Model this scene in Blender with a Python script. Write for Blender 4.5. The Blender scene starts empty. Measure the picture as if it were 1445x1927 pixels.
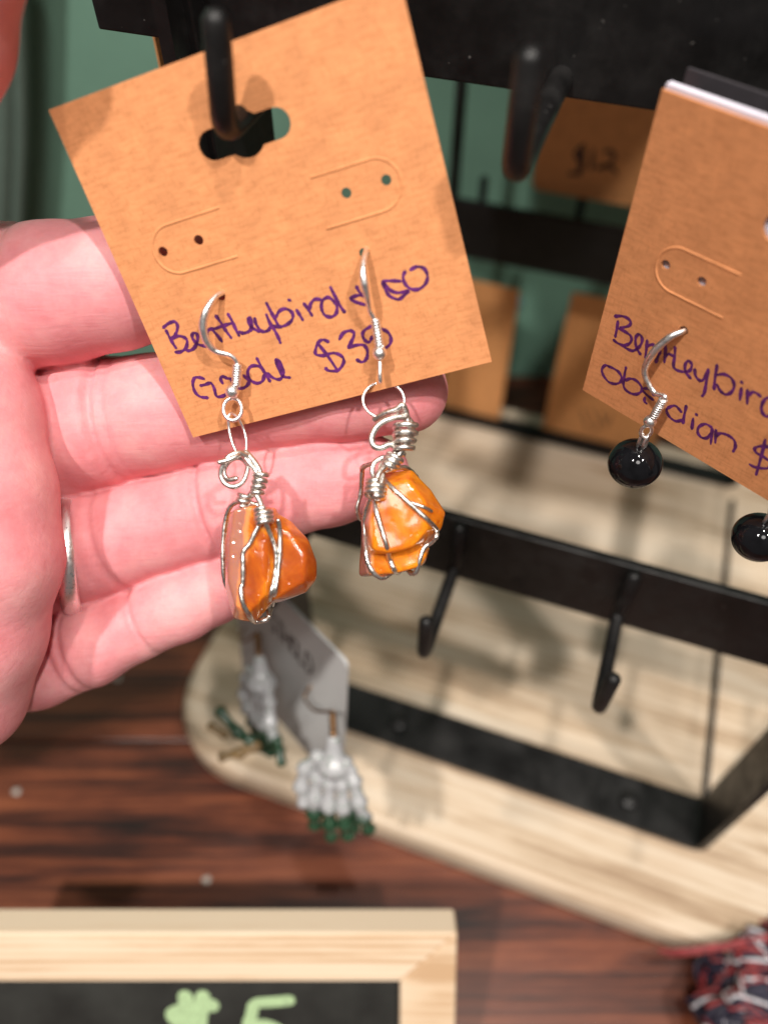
import bpy, bmesh, math, random
import numpy as np
from mathutils import Vector, Matrix
from mathutils.bvhtree import BVHTree
random.seed(4); np.random.seed(4)
scene = bpy.context.scene
S = 0.001                                   # all modelling below is in millimetres

# ------------------------------------------------------------------ camera
FPX, CX, CY = 1448.0, 722.5, 963.5          # focal length in photo pixels
PITCH = math.radians(50.7); CAMH = 300.0
AX = np.array([1, 0, 0.0])
AY = np.array([0, -math.sin(PITCH), -math.cos(PITCH)])
AZ = np.array([0, math.cos(PITCH), -math.sin(PITCH)])
CO = np.array([0, 0, CAMH])
cam = bpy.data.cameras.new('camera'); cam_o = bpy.data.objects.new('camera', cam)
scene.collection.objects.link(cam_o); scene.camera = cam_o
cam_o.location = (0, 0, CAMH * S); cam_o.rotation_euler = (math.pi / 2 - PITCH, 0, 0)
cam.sensor_fit = 'VERTICAL'; cam.sensor_height = 36; cam.sensor_width = 36
cam.lens = 36 * FPX / 1927
cam.clip_start = 0.005; cam.clip_end = 20
cam.dof.use_dof = True; cam.dof.focus_distance = 0.126; cam.dof.aperture_fstop = 8.5

# ------------------------------------------------------------------ light
world = bpy.data.worlds.new('World'); scene.world = world; world.use_nodes = True
bg = world.node_tree.nodes['Background']
bg.inputs[0].default_value = (1.0, 0.93, 0.88, 1); bg.inputs[1].default_value = 0.14
def lamp(name, loc, watt, rad, col, target=(0, 95, 190)):
    d = bpy.data.lights.new(name, 'AREA'); d.shape = 'DISK'; d.size = rad * 2 * S; d.energy = watt; d.color = col
    o = bpy.data.objects.new(name, d); scene.collection.objects.link(o)
    o.location = Vector(loc) * S
    v = Vector(target) - Vector(loc); o.rotation_euler = v.to_track_quat('-Z', 'Y').to_euler()
    return o
WARM = (1.0, 0.95, 0.89)
lamp('track_lamp', (-430, -430, 1430), 16.0, 30, WARM)
lamp('track_lamp', (440, -430, 1430), 12.0, 30, WARM)
lamp('track_lamp', (130, -60, 1550), 7.0, 30, (1.0, 0.93, 0.84))
lamp('soft_fill_lamp', (0, -750, 1500), 6.0, 200, (1.0, 0.95, 0.9))  # added overhead softbox, invented for soft fill and reflections on metal
scene.view_settings.view_transform = 'Standard'; scene.view_settings.look = 'None'
scene.view_settings.exposure = 0.0; scene.view_settings.gamma = 1
scene.render.engine = 'CYCLES'; scene.cycles.samples = 128
scene.cycles.max_bounces = 8
scene.render.resolution_x = 767; scene.render.resolution_y = 1024

# ------------------------------------------------------------------ helpers
def P(px, py, z):                            # photo pixel + camera depth (mm) -> world mm
    return CO + z * ((px - CX) / FPX * AX + (py - CY) / FPX * AY + AZ)
def ray(px, py):
    return (px - CX) / FPX * AX + (py - CY) / FPX * AY + AZ
def on_plane(px, py, p0, n):
    r = ray(px, py); t = np.dot(np.asarray(p0) - CO, n) / np.dot(r, n); return CO + t * r
def unit(v): v = np.asarray(v, float); return v / np.linalg.norm(v)
def link(o, parent=None):
    scene.collection.objects.link(o)
    if parent is not None: o.parent = parent
    return o
def tag(o, label=None, cat=None, group=None, kind=None):
    if label: o['label'] = label
    if cat: o['category'] = cat
    if group: o['group'] = group
    if kind: o['kind'] = kind
    return o
def frame(o, x, y, z):                       # 4x4 from origin (mm) and axes
    m = Matrix.Identity(4)
    for i, a in enumerate((x, y, z)):
        for j in range(3): m[j][i] = a[j]
    for j in range(3): m[j][3] = o[j] * S
    return m
def empty(name, loc=(0, 0, 0), mat=None):
    o = bpy.data.objects.new(name, None); o.empty_display_size = 0.005
    if mat is not None: o.matrix_world = mat
    else: o.location = Vector(loc) * S
    return link(o)
def mesh(name, vf, mat, parent=None, matrix=None, smooth=True, off=None):
    v, f = vf
    v = np.asarray(v, float)
    if off is not None: v = v - np.asarray(off)
    me = bpy.data.meshes.new(name)
    me.from_pydata((v * S).tolist(), [], [tuple(int(i) for i in q) for q in f]); me.update()
    if smooth: me.shade_smooth()
    me.materials.append(mat)
    o = bpy.data.objects.new(name, me); link(o, parent)
    if matrix is not None: o.matrix_world = matrix
    return o
def join(*parts):
    V = []; F = []; n = 0
    for v, f in parts:
        V.append(np.asarray(v, float)); F += [tuple(i + n for i in q) for q in f]; n += len(v)
    return np.vstack(V), F
def from_bm(bm):
    bm.verts.index_update()
    v = np.array([x.co[:] for x in bm.verts]); f = [tuple(q.index for q in x.verts) for x in bm.faces]; bm.free(); return v, f
def box(c, s, bev=0.0, seg=2, R=None):
    bm = bmesh.new(); bmesh.ops.create_cube(bm, size=1)
    for v in bm.verts: v.co = Vector((v.co.x * s[0], v.co.y * s[1], v.co.z * s[2]))
    if bev: bmesh.ops.bevel(bm, geom=bm.edges[:], offset=bev, segments=seg, affect='EDGES', profile=.5)
    v, f = from_bm(bm)
    if R is not None: v = v @ np.asarray(R).T
    return v + np.asarray(c, float), f
def spline(pts, n=6, closed=False):          # Catmull-Rom
    p = np.asarray(pts, float); m = len(p)
    if m < 3 and not closed:
        t = np.linspace(0, 1, n + 1)[:, None]; return p[0] * (1 - t) + p[-1] * t
    out = []
    for i in range(m if closed else m - 1):
        a, b, c, d = (p[(i + k) % m] if closed else p[min(max(i + k, 0), m - 1)] for k in (-1, 0, 1, 2))
        for t in np.arange(n) / n:
            out.append(.5 * (2 * b + (c - a) * t + (2 * a - 5 * b + 4 * c - d) * t * t + (3 * b - a - 3 * c + d) * t ** 3))
    if not closed: out.append(p[-1])
    return np.array(out)
def fillet(pts, r, n=5):
    p = [np.asarray(q, float) for q in pts]; out = [p[0]]
    for a, b, c in zip(p, p[1:], p[2:]):
        u = unit(a - b); v = unit(c - b); rr = min(r, np.linalg.norm(a - b) * .49, np.linalg.norm(c - b) * .49)
        s, e = b + u * rr, b + v * rr
        for t in np.linspace(0, 1, n): out.append((1 - t) ** 2 * s + 2 * t * (1 - t) * b + t * t * e)
    out.append(p[-1]); return np.array(out)
def tube(pts, r, n=10, closed=False, flat=None):
    p = np.asarray(pts, float); m = len(p)
    rad = np.full(m, r, float) if np.isscalar(r) else np.asarray(r, float)
    if len(rad) != m: rad = np.interp(np.linspace(0, 1, m), np.linspace(0, 1, len(rad)), rad)
    T = np.roll(p, -1, 0) - np.roll(p, 1, 0)
    if not closed: T[0] = p[1] - p[0]; T[-1] = p[-1] - p[-2]
    T /= np.linalg.norm(T, axis=1)[:, None] + 1e-12
    u = np.cross(T[0], [.31, .52, .79]); u /= np.linalg.norm(u)
    V = []; F = []
    for i in range(m):
        u = u - T[i] * np.dot(u, T[i]); u /= np.linalg.norm(u) + 1e-12
        w = np.cross(T[i], u)
        for k in range(n):
            a = 2 * math.pi * k / n; V.append(p[i] + rad[i] * (math.cos(a) * u + math.sin(a) * w))
    for i in range(m if closed else m - 1):
        j = (i + 1) % m
        for k in range(n):
            l = (k + 1) % n; F.append((i * n + k, i * n + l, j * n + l, j * n + k))
    if not closed:
        for i, s in ((0, -1), (m - 1, 1)):   # domed caps
            b = len(V)
            for k in range(n): V.append(p[i] + T[i] * s * rad[i] * .55 + (V[i * n + k] - p[i]) * .6)
            V.append(p[i] + T[i] * s * rad[i] * .75)
            for k in range(n):
                l = (k + 1) % n; q = (i * n + k, i * n + l, b + l, b + k)
                F.append(q if s > 0 else q[::-1]); t = (b + k, b + l, b + n); F.append(t if s > 0 else t[::-1])
    return np.array(V), F
def ball(c, r, sub=3, sc=(1, 1, 1)):
    bm = bmesh.new(); bmesh.ops.create_icosphere(bm, subdivisions=sub, radius=1); v, f = from_bm(bm)
    return v * r * np.asarray(sc) + np.asarray(c, float), f
def helix(a, b, r, turns, n=14, r2=None, ph=0):
    a = np.asarray(a, float); b = np.asarray(b, float); t = unit(b - a)
    u = unit(np.cross(t, [.2, .9, .4])); w = np.cross(t, u); N = int(turns * n) + 1; out = []
    for i in range(N):
        s = i / (N - 1); an = ph + 2 * math.pi * turns * s; rr = r + ((r2 if r2 is not None else r) - r) * s
        out.append(a + (b - a) * s + rr * (math.cos(an) * u + math.sin(an) * w))
    return np.array(out)
def surface_nets(d, org, h):
    s = d < 0; nx, ny, nz = d.shape
    cnt = np.zeros((nx - 1, ny - 1, nz - 1), np.int8); cor = [(i, j, k) for i in (0, 1) for j in (0, 1) for k in (0, 1)]
    for i, j, k in cor: cnt += s[i:nx - 1 + i, j:ny - 1 + j, k:nz - 1 + k]
    act = (cnt > 0) & (cnt < 8); idx = np.argwhere(act); lut = np.full(act.shape, -1, np.int64); lut[act] = np.arange(len(idx))
    vals = np.stack([d[idx[:, 0] + i, idx[:, 1] + j, idx[:, 2] + k] for i, j, k in cor], 1)
    acc = np.zeros((len(idx), 3)); num = np.zeros(len(idx)); C = np.array(cor, float)
    for a in range(8):
        for b in range(a + 1, 8):
            if abs(C[a] - C[b]).sum() != 1: continue
            m = (vals[:, a] < 0) != (vals[:, b] < 0); t = vals[m, a] / (vals[m, a] - vals[m, b])
            acc[m] += C[a] + t[:, None] * (C[b] - C[a]); num[m] += 1
    V = (idx + acc / num[:, None]) * h + org; F = []
    for ax in range(3):
        sl = [slice(1, -1)] * 3; s0 = list(sl); s1 = list(sl); s0[ax] = slice(0, -1); s1[ax] = slice(1, None)
        A = s[tuple(s0)]; B = s[tuple(s1)]; e = np.argwhere(A != B); inside = A[tuple(e.T)]
        e = e + np.array([0 if i == ax else 1 for i in range(3)])
        o1, o2 = [(1, 2), (2, 0), (0, 1)][ax]
        def cell(da, db):
            q = e.copy(); q[:, o1] -= da; q[:, o2] -= db; return lut[tuple(q.T)]
        q = np.stack([cell(1, 1), cell(0, 1), cell(0, 0), cell(1, 0)], 1)
        q[~inside] = q[~inside][:, ::-1]; F.append(q)
    return V, np.vstack(F)
def smin(a, b, k):
    h = np.clip(.5 + .5 * (b - a) / k, 0, 1); return b * (1 - h) + a * h - k * h * (1 - h)

# ------------------------------------------------------------------ materials
def new_mat(name):
    m = bpy.data.materials.new(name); m.use_nodes = True; nt = m.node_tree
    b = nt.nodes['Principled BSDF']; return m, nt, b
def coords(nt, scale=(1, 1, 1), rot=(0, 0, 0)):
    tc = nt.nodes.new('ShaderNodeTexCoord'); mp = nt.nodes.new('ShaderNodeMapping'); mp.vector_type = 'POINT'
    mp.inputs['Scale'].default_value = [1000 * s for s in scale]; mp.inputs['Rotation'].default_value = rot
    nt.links.new(tc.outputs['Object'], mp.inputs[0]); return mp.outputs[0]
def noise(nt, vec, scale, det=4, rough=.55, dist=0):
    n = nt.nodes.new('ShaderNodeTexNoise'); n.inputs['Scale'].default_value = scale; n.inputs['Detail'].default_value = det
    n.inputs['Roughness'].default_value = rough; n.inputs['Distortion'].default_value = dist
    nt.links.new(vec, n.inputs['Vector']); return n.outputs['Fac']
def ramp(nt, fac, stops):
    r = nt.nodes.new('ShaderNodeValToRGB'); cr = r.color_ramp
    while len(cr.elements) < len(stops): cr.elements.new(.5)
    for e, (p, c) in zip(cr.elements, stops): e.position = p; e.color = (*c, 1) if len(c) == 3 else c
    nt.links.new(fac, r.inputs[0]); return r.outputs[0]
def mix(nt, fac, a, b, mode='MIX'):
    m = nt.nodes.new('ShaderNodeMix'); m.data_type = 'RGBA'; m.blend_type = mode
    for sock, val in ((0, fac), (6, a), (7, b)):
        if isinstance(val, (int, float)): m.inputs[sock].default_value = val
        elif isinstance(val, tuple): m.inputs[sock].default_value = (*val, 1)
        else: nt.links.new(val, m.inputs[sock])
    return m.outputs[2]
def bump(nt, b, h, strength, dist):
    n = nt.nodes.new('ShaderNodeBump'); n.inputs['Strength'].default_value = strength; n.inputs['Distance'].default_value = dist * S
    nt.links.new(h, n.inputs['Height'])
    if b.inputs['Normal'].is_linked: nt.links.new(b.inputs['Normal'].links[0].from_socket, n.inputs['Normal'])
    nt.links.new(n.outputs[0], b.inputs['Normal'])
def simple(name, col, rough=.5, metal=0, spec=.5, coat=0, var=.12, vs=.5, bs=0, bd=.1):
    m, nt, b = new_mat(name); v = coords(nt)
    f = noise(nt, v, vs, 5)
    c = ramp(nt, f, [(.3, tuple(x * (1 - var) for x in col)), (.7, tuple(min(1, x * (1 + var)) for x in col))])
    nt.links.new(c, b.inputs['Base Color']); b.inputs['Roughness'].default_value = rough; b.inputs['Metallic'].default_value = metal
    b.inputs['Specular IOR Level'].default_value = spec; b.inputs['Coat Weight'].default_value = coat
    if bs: bump(nt, b, noise(nt, v, vs * 6, 4), bs, bd)
    return m
def kraft(name, base=(.67, .278, .115)):
    m, nt, b = new_mat(name); v = coords(nt); v2 = coords(nt, (.35, 1.6, 1.6), (0, 0, .35)); v3 = coords(nt, (1.5, .4, 1), (0, 0, -.5))
    a = noise(nt, v, .22, 6, .65); f = noise(nt, v2, 1.1, 5, .7); g = noise(nt, v3, 1.6, 3)
    c = ramp(nt, a, [(.3, tuple(x * .88 for x in base)), (.7, tuple(x * 1.1 for x in base))])
    c = mix(nt, .7, c, ramp(nt, f, [(.35, (.80, .76, .70)), (.52, (1, 1, 1)), (.72, (1.12, 1.1, 1.06))]), 'MULTIPLY')
    c = mix(nt, .38, c, ramp(nt, g, [(.34, (.72, .66, .6)), (.45, (1, 1, 1))]), 'MULTIPLY')
    nt.links.new(c, b.inputs['Base Color']); b.inputs['Roughness'].default_value = .72; b.inputs['Specular IOR Level'].default_value = .25
    bump(nt, b, f, .25, .08); bump(nt, b, g, .2, .06); return m
def wood(name, cols, axis_scale, rot=(0, 0, 0), rough=.45, ring=.16, bs=.2, dist=2.5, spec=.5, fine=1.0, wv=.2):
    m, nt, b = new_mat(name); v = coords(nt, axis_scale, rot)
    w = nt.nodes.new('ShaderNodeTexWave'); w.wave_type = 'BANDS'; w.bands_direction = 'Y'; w.inputs['Scale'].default_value = ring
    w.inputs['Distortion'].default_value = dist; w.inputs['Detail'].default_value = 4; w.inputs['Detail Scale'].default_value = .35
    nt.links.new(v, w.inputs['Vector'])
    big = noise(nt, v, ring * 1.1, 6, .68, .8); fin = noise(nt, v, ring * 9 * fine, 5, .7)
    f = nt.nodes.new('ShaderNodeMath'); f.operation = 'MULTIPLY_ADD'; nt.links.new(w.outputs['Fac'], f.inputs[0]); f.inputs[1].default_value = wv
    g = nt.nodes.new('ShaderNodeMath'); g.operation = 'MULTIPLY_ADD'; nt.links.new(big, g.inputs[0]); g.inputs[1].default_value = .95 - wv; 
    h = nt.nodes.new('ShaderNodeMath'); h.operation = 'MULTIPLY'; nt.links.new(fin, h.inputs[0]); h.inputs[1].default_value = .25
    nt.links.new(h.outputs[0], g.inputs[2]); nt.links.new(g.outputs[0], f.inputs[2])
    c = ramp(nt, f.outputs[0], cols); nt.links.new(c, b.inputs['Base Color'])
    b.inputs['Roughness'].default_value = rough; b.inputs['Specular IOR Level'].default_value = spec
    bump(nt, b, f.outputs[0], bs, .3); return m
def metal(name, col, rough, dirt=.25):
    m, nt, b = new_mat(name); v = coords(nt); f = noise(nt, v, .9, 4)
    nt.links.new(ramp(nt, f, [(.3, tuple(x * (1 - dirt) for x in col)), (.65, col)]), b.inputs['Base Color'])
    nt.links.new(ramp(nt, noise(nt, v, 2.2, 3), [(.3, (rough * .7,) * 3), (.7, (rough * 1.4,) * 3)]), b.inputs['Roughness'])
    b.inputs['Metallic'].default_value = 1; bump(nt, b, noise(nt, v, 1.6, 2), .15, .1); return m

M = {}
M['kraft'] = kraft('kraft_card')
M['kraft_lightened'] = kraft('kraft_card_lightened', (.74, .34, .13))  # lighter copy of the kraft: light put into the colour of shaded rear cards
M['ink'] = simple('purple_ink', (.10, .014, .12), .45, var=.5, vs=.9)
M['ink_dark'] = simple('dark_ink', (.03, .012, .01), .5)
M['silver'] = metal('bright_silver', (.97, .95, .93), .34, .08)
M['wire'] = metal('wrapping_wire', (.84, .80, .75), .32, .3)
M['bronze'] = metal('bronze', (.32, .19, .10), .4)
M['black'] = simple('black_powder_coat', (.007, .0065, .0065), .42, spec=.3, var=.3, vs=.3, bs=.06, bd=.15)
def speckle():
    nt = M['black'].node_tree; b = nt.nodes['Principled BSDF']; old = b.inputs['Base Color'].links[0].from_socket; v = coords(nt)
    c = mix(nt, ramp(nt, noise(nt, v, .9, 2, .5), [(.735, (0, 0, 0)), (.76, (1, 1, 1))]), old, (.10, .095, .09))
    c = mix(nt, ramp(nt, noise(nt, v, .06, 5, .7), [(.5, (0, 0, 0)), (.8, (.5, .5, .5))]), c, (.03, .028, .027)); nt.links.new(c, b.inputs['Base Color'])
    nt.links.new(ramp(nt, noise(nt, v, .12, 5, .7), [(.35, (.3, .3, .3)), (.7, (.58, .58, .58))]), b.inputs['Roughness'])
speckle()
M['obsidian'] = simple('obsidian', (.005, .005, .006), .07, spec=.22, coat=.12, var=.4)
M['wall'] = simple('green_wall', (.155, .30, .225), .7, var=.07, vs=.03, bs=.05)
M['cable'] = simple('cable_green', (.10, .145, .12), .5)
M['board'] = wood('pale_board', [(.42, (.30, .20, .125)), (.51, (.44, .32, .215)), (.59, (.56, .435, .315)), (.72, (.63, .525, .41))], (.08, 1, 1), wv=.06, ring=.085, rough=.6, bs=.1, spec=.3)
M['plank'] = wood('stained_plank', [(.45, (.010, .004, .0035)), (.53, (.045, .012, .007)), (.62, (.12, .031, .014)), (.76, (.24, .072, .03))], (.06, 1, 1), ring=.085, rough=.36, bs=.3, dist=7, spec=.4, wv=.05)
M['pine'] = wood('pine_rail', [(.45, (.52, .34, .20)), (.54, (.66, .49, .33)), (.7, (.72, .58, .43))], (.05, 1, 1), ring=.13, rough=.5, bs=.08, dist=1.2, spec=.35)
M['pine_v'] = wood('pine_stile', [(.45, (.52, .34, .20)), (.54, (.66, .49, .33)), (.7, (.72, .58, .43))], (.05, 1, 1), (0, 0, math.pi / 2), ring=.13, rough=.5, bs=.08, dist=1.2, spec=.35)
M['chalkboard'] = simple('chalkboard', (.018, .019, .017), .55, var=.5, vs=.06)
M['chalk'] = simple('green_chalk_ink', (.36, .50, .27), .8, var=.22, vs=.9, bs=.3, bd=.2)
M['grey_card'] = simple('grey_card', (.50, .50, .495), .5, var=.03)
M['white_card'] = simple('white_card', (.72, .68, .78), .5, var=.04)
M['dark_card'] = simple('dark_card', (.05, .045, .05), .3)
M['blue'] = simple('blue_glint', (.25, .5, .65), .1)
M['speck'] = simple('pale_speck', (.42, .38, .34), .5)
M['red'] = simple('red_cord', (.20, .022, .024), .6, var=.5, vs=.4)
M['white'] = simple('white_cord', (.5, .47, .5), .5, var=.3, vs=.4)

def skin_mat():
    m, nt, b = new_mat('skin'); v = coords(nt)
    ax = coords(nt, (.10, 1, 1), (0, 0, .22)); ay = coords(nt, (1, .12, 1), (0, 0, .22))
    a = noise(nt, v, .085, 5, .6); c = noise(nt, v, .5, 6, .68)
    col = ramp(nt, a, [(.33, (.665, .215, .235)), (.5, (.73, .282, .30)), (.66, (.77, .355, .36))])
    col = mix(nt, .35, col, ramp(nt, c, [(.3, (.88, .76, .76)), (.5, (1, 1, 1)), (.7, (1.06, 1.06, 1.03))]), 'MULTIPLY')
    nt.links.new(col, b.inputs['Base Color'])
    b.inputs['Subsurface Weight'].default_value = .35; b.inputs['Subsurface Radius'].default_value = (1.0, .35, .2)
    b.inputs['Subsurface Scale'].default_value = .0013
    b.inputs['Roughness'].default_value = .56; b.inputs['Specular IOR Level'].default_value = .32
    l1 = ramp(nt, noise(nt, ax, .85, 3, .6, .2), [(.30, (0, 0, 0)), (.55, (1, 1, 1))])
    bump(nt, b, l1, .20, .16)
    bump(nt, b, noise(nt, ay, .5, 3, .6, .1), .06, .2)
    bump(nt, b, noise(nt, v, 1.6, 3, .6), .12, .15)
    w = nt.nodes.new('ShaderNodeTexWave'); w.inputs['Scale'].default_value = .42; w.inputs['Distortion'].default_value = 6; w.inputs['Detail'].default_value = 1
    w.inputs['Detail Scale'].default_value = .25; nt.links.new(v, w.inputs['Vector']); bump(nt, b, w.outputs['Fac'], .04, .12)
    return m
M['skin'] = skin_mat()
def stone_mat(name, pale, tones):
    m, nt, b = new_mat(name); v = coords(nt)
    a = noise(nt, v, .11, 4, .6, 1.2); c = noise(nt, v, .5, 6, .7)
    col = ramp(nt, a, tones)
    col = mix(nt, .3, col, ramp(nt, c, [(.3, (.68, .55, .5)), (.7, (1.1, 1.08, 1.0))]), 'MULTIPLY')
    if pale is not None:                     # a vein of greyish-pink agate through the stone
        tc = nt.nodes.new('ShaderNodeTexCoord'); d = nt.nodes.new('ShaderNodeVectorMath'); d.operation = 'DOT_PRODUCT'
        nt.links.new(tc.outputs['Object'], d.inputs[0]); d.inputs[1].default_value = [1000 * x for x in pale[0]]
        ad = nt.nodes.new('ShaderNodeMath'); ad.operation = 'MULTIPLY_ADD'; nt.links.new(noise(nt, v, .22, 3), ad.inputs[0]); ad.inputs[1].default_value = 2.4
        nt.links.new(d.outputs['Value'], ad.inputs[2])
        mr = nt.nodes.new('ShaderNodeMapRange'); nt.links.new(ad.outputs[0], mr.inputs[0]); mr.inputs[1].default_value = pale[1]; mr.inputs[2].default_value = pale[2]
        k = ramp(nt, mr.outputs[0], [(.10, (0, 0, 0)), (.22, (1, 1, 1)), (.70, (1, 1, 1)), (.85, (0, 0, 0))])
        rim = ramp(nt, mr.outputs[0], [(0, (0, 0, 0)), (.10, (1, 1, 1)), (.17, (1, 1, 1)), (.26, (0, 0, 0))])
        col = mix(nt, k, col, mix(nt, c, (.44, .16, .10), (.34, .15, .11))); col = mix(nt, rim, col, (.74, .26, .09))
    nt.links.new(col, b.inputs['Base Color']); b.inputs['Roughness'].default_value = .16; b.inputs['Specular IOR Level'].default_value = .45
    b.inputs['Subsurface Weight'].default_value = .6; b.inputs['Subsurface Radius'].default_value = (1, .4, .08); b.inputs['Subsurface Scale'].default_value = .003
    vr = nt.nodes.new('ShaderNodeTexVoronoi'); vr.inputs['Scale'].default_value = .55; nt.links.new(v, vr.inputs['Vector'])
    bump(nt, b, ramp(nt, vr.outputs['Distance'], [(.06, (0, 0, 0)), (.22, (1, 1, 1))]), .22, .25)
    b.inputs['Coat Weight'].default_value = .25; b.inputs['Coat Roughness'].default_value = .05
    bump(nt, b, noise(nt, v, .5, 5, .6), .07, .4); return m

# ------------------------------------------------------------------ setting: table, wall
SEAM = 125.5; WALLY = 350
table = empty('table_top'); tag(table, 'dark red-brown stained wooden plank table top', kind='structure')
def plank(y0, y1, w=900):
    return box((0, (y0 + y1) / 2, -12), (w, y1 - y0, 24), .5, 2)
for y0, y1 in ((-260, -68), (-67.2, SEAM - .4), (SEAM + .4, 349)):
    mesh('plank', (lambda q: (q[0], q[1]))(plank(y0, y1)), M['plank'], table, smooth=False)
wall = mesh('wall', box((0, WALLY + 12, 250), (1400, 20, 900)), M['wall'], smooth=False)
tag(wall, 'plain sage green painted wall behind the rack', kind='structure')
for i, (px, r, lab) in enumerate(((8, 5.5, 'thicker dark green cord hanging against the wall at the left edge'), (36, 3.2, 'thinner grey-green cord hanging on the wall beside a thicker one'))):
    pts = spline([on_plane(px + dx, py, (0, WALLY - 8 - 2 * i, 0), (0, 1, 0)) for dx, py in ((-2, -150), (3, 60), (6, 250), (0, 420), (-6, 600))], 8)
    tag(mesh('hanging_cord', tube(pts, r, 12), M['cable']), lab, 'cord', 'cords on the wall')
for (px, py, lab) in ((33, 1490, 'pale speck of dried paint on the table, farthest left'), (390, 1656, 'pale speck of dried paint on the table just above the price sign'), (222, 1277, 'pale speck of dried paint on the table just under the little finger')):
    p = on_plane(px, py, (0, 0, 0), (0, 0, 1))
    v, f = ball((0, 0, 0), 1.7, 2, (1, .8, .35)); v = v * (1 + .15 * np.sin(v[:, :1] * 3))
    tag(mesh('paint_speck', (v, f), M['speck'], matrix=frame(p + np.array([0, 0, .2]), (1, 0, 0), (0, 1, 0), (0, 0, 1))), lab, 'speck', 'pale specks on the table')

# ------------------------------------------------------------------ display rack
YAW = math.radians(19.7)
U = np.array([math.cos(YAW), -math.sin(YAW), 0]); N = np.array([math.sin(YAW), math.cos(YAW), 0]); Z = np.array([0, 0, 1.0])
Q0 = np.array([15.9, 124.2, 0.0])
SL, SR, DEP, ZB = -48.0, 104.0, 165.0, 16.0
def rk(s, d, z): return Q0 + U * s + N * d + Z * z
RK = frame(rk((SL + SR) / 2, DEP / 2, 0), U, N, Z)
def loc(s, d, z): return np.array([s - (SL + SR) / 2, d - DEP / 2, z])
rack = empty('display_rack', mat=RK)
tag(rack, 'black metal earring rack with rows of hooks standing on a pale rounded wooden base board', 'display rack')
def rounded_board():
    x0, x1, y0, y1 = SL - 50 - (SL + SR) / 2, SR + 41 - (SL + SR) / 2, -41 - DEP / 2, DEP / 2 + 24
    r = 34; out = []
    for cx_, cy_, a0 in ((x1 - r, y1 - r, 0), (x0 + r, y1 - r, 90), (x0 + r, y0 + r, 180), (x1 - r, y0 + r, 270)):
        for a in np.linspace(a0, a0 + 90, 14): out.append((cx_ + r * math.cos(math.radians(a)), cy_ + r * math.sin(math.radians(a))))
    n = len(out); V = []; F = []
    cs = np.array([(x0 + x1) / 2, (y0 + y1) / 2])
    prof = [(0, 3), (1.2, 1.2), (3, 0), (ZB - 6, 0), (ZB - 3, .8), (ZB - 1, 2.4), (ZB, 5)]
    for z, ins in prof:
        for p in out:
            q = np.array(p); d = q - cs; k = 1 - ins / np.linalg.norm(d); V.append((*(cs + d * k), z))
    for i in range(len(prof) - 1):
        for k in range(n): l = (k + 1) % n; F.append((i * n + k, i * n + l, (i + 1) * n + l, (i + 1) * n + k))
    F.append(tuple(range(n))[::-1]); F.append(tuple(range((len(prof) - 1) * n, len(prof) * n))); return np.array(V), F
bo = mesh('base_board', rounded_board(), M['board'], rack, smooth=False)
tag(bo, 'pale streaky wooden base board with rounded corners')
TH, SW, ZT = 2.4, 14.0, 520.0
def strap(d):
    parts = []
    prof = fillet([(SL, ZT), (SL, ZB + 1.3), (SR, ZB + 1.3), (SR, ZT)], 5, 5)
    V = []; F = []; T = np.gradient(prof, axis=0); T /= np.linalg.norm(T, axis=1)[:, None]; Nn = np.stack([-T[:, 1], T[:, 0]], 1)
    for p, nn in zip(prof, Nn):
        for o, dd in ((-1, -1), (1, -1), (1, 1), (-1, 1)):
            q = p + nn * o * TH / 2; V.append(loc(q[0], d + (-2.2 if d == 0 else 7.0) + dd * (SW / 2 + (2.2 if d == 0 else -2.5)), q[1]))
    for i in range(len(prof) - 1):
        for k in range(4): l = (k + 1) % 4; F.append((i * 4 + k, (i + 1) * 4 + k, (i + 1) * 4 + l, i * 4 + l))
    F += [(0, 1, 2, 3), tuple(len(V) - 1 - i for i in range(4))]; return np.array(V), F
for d in (0, DEP):
    st = mesh('bent_strap_frame', strap(d), M['black'], rack, smooth=False)
    for s in (SL + 38, SR - 26) if d == 0 else ():
        mesh('screw', join(ball(loc(s, d - 2.5, ZB + 2.6), 3.6, 3, (1, 1, .5)), box(loc(s, d - 2.5, ZB + 4.4), (3.4, .7, .5))), M['black'], st)
LV = ((123.0, 148.0), (249.0, 276.0))
def bar(s0, d0, s1, d1, z0, z1, th=2.6):
    a = loc(s0, d0, (z0 + z1) / 2); b = loc(s1, d1, (z0 + z1) / 2); L = np.linalg.norm(b - a); t = unit(b - a)
    R = np.stack([t, np.cross([0, 0, 1], t), [0, 0, 1]], 1); return box((a + b) / 2, (L, th, z1 - z0), .4, 2, R)
RV = ((115.0, 140.0), (249.0, 276.0))
mesh('cross_bar', bar(SL + 1.3, 0, SR - 1.3, 0, *LV[0]), M['black'], rack, smooth=False)
mesh('cross_bar', bar(-66.5, -1.6, SR + 14, -1.6, 251.5, 276), M['black'], rack, smooth=False)
for z0, z1 in RV: mesh('cross_bar', bar(SL + 1.3, DEP, SR - 1.3, DEP, z0, z1), M['black'], rack, smooth=False)
for z0, z1 in LV: mesh('cross_bar', bar(SR, 8, SR, DEP - 8, z0, z1), M['black'], rack, smooth=False)
mesh('cross_bar', bar(SL, 8, SL, DEP - 8, 262, 284), M['black'], rack, smooth=False)
mesh('side_plate', bar(SL + 1.4, -6.8, SL + 1.4, 16, 205, 300, 2.2), M['black'], rack, smooth=False)
for sd, zb in ((SL + .2, 285), (SR - .2, 350)): mesh('shading_panel', bar(sd, 8, sd, DEP - 8, zb, 515), M['black'], rack, smooth=False)  # side panels added out of view to stop lamp light leaking onto the wall
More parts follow.
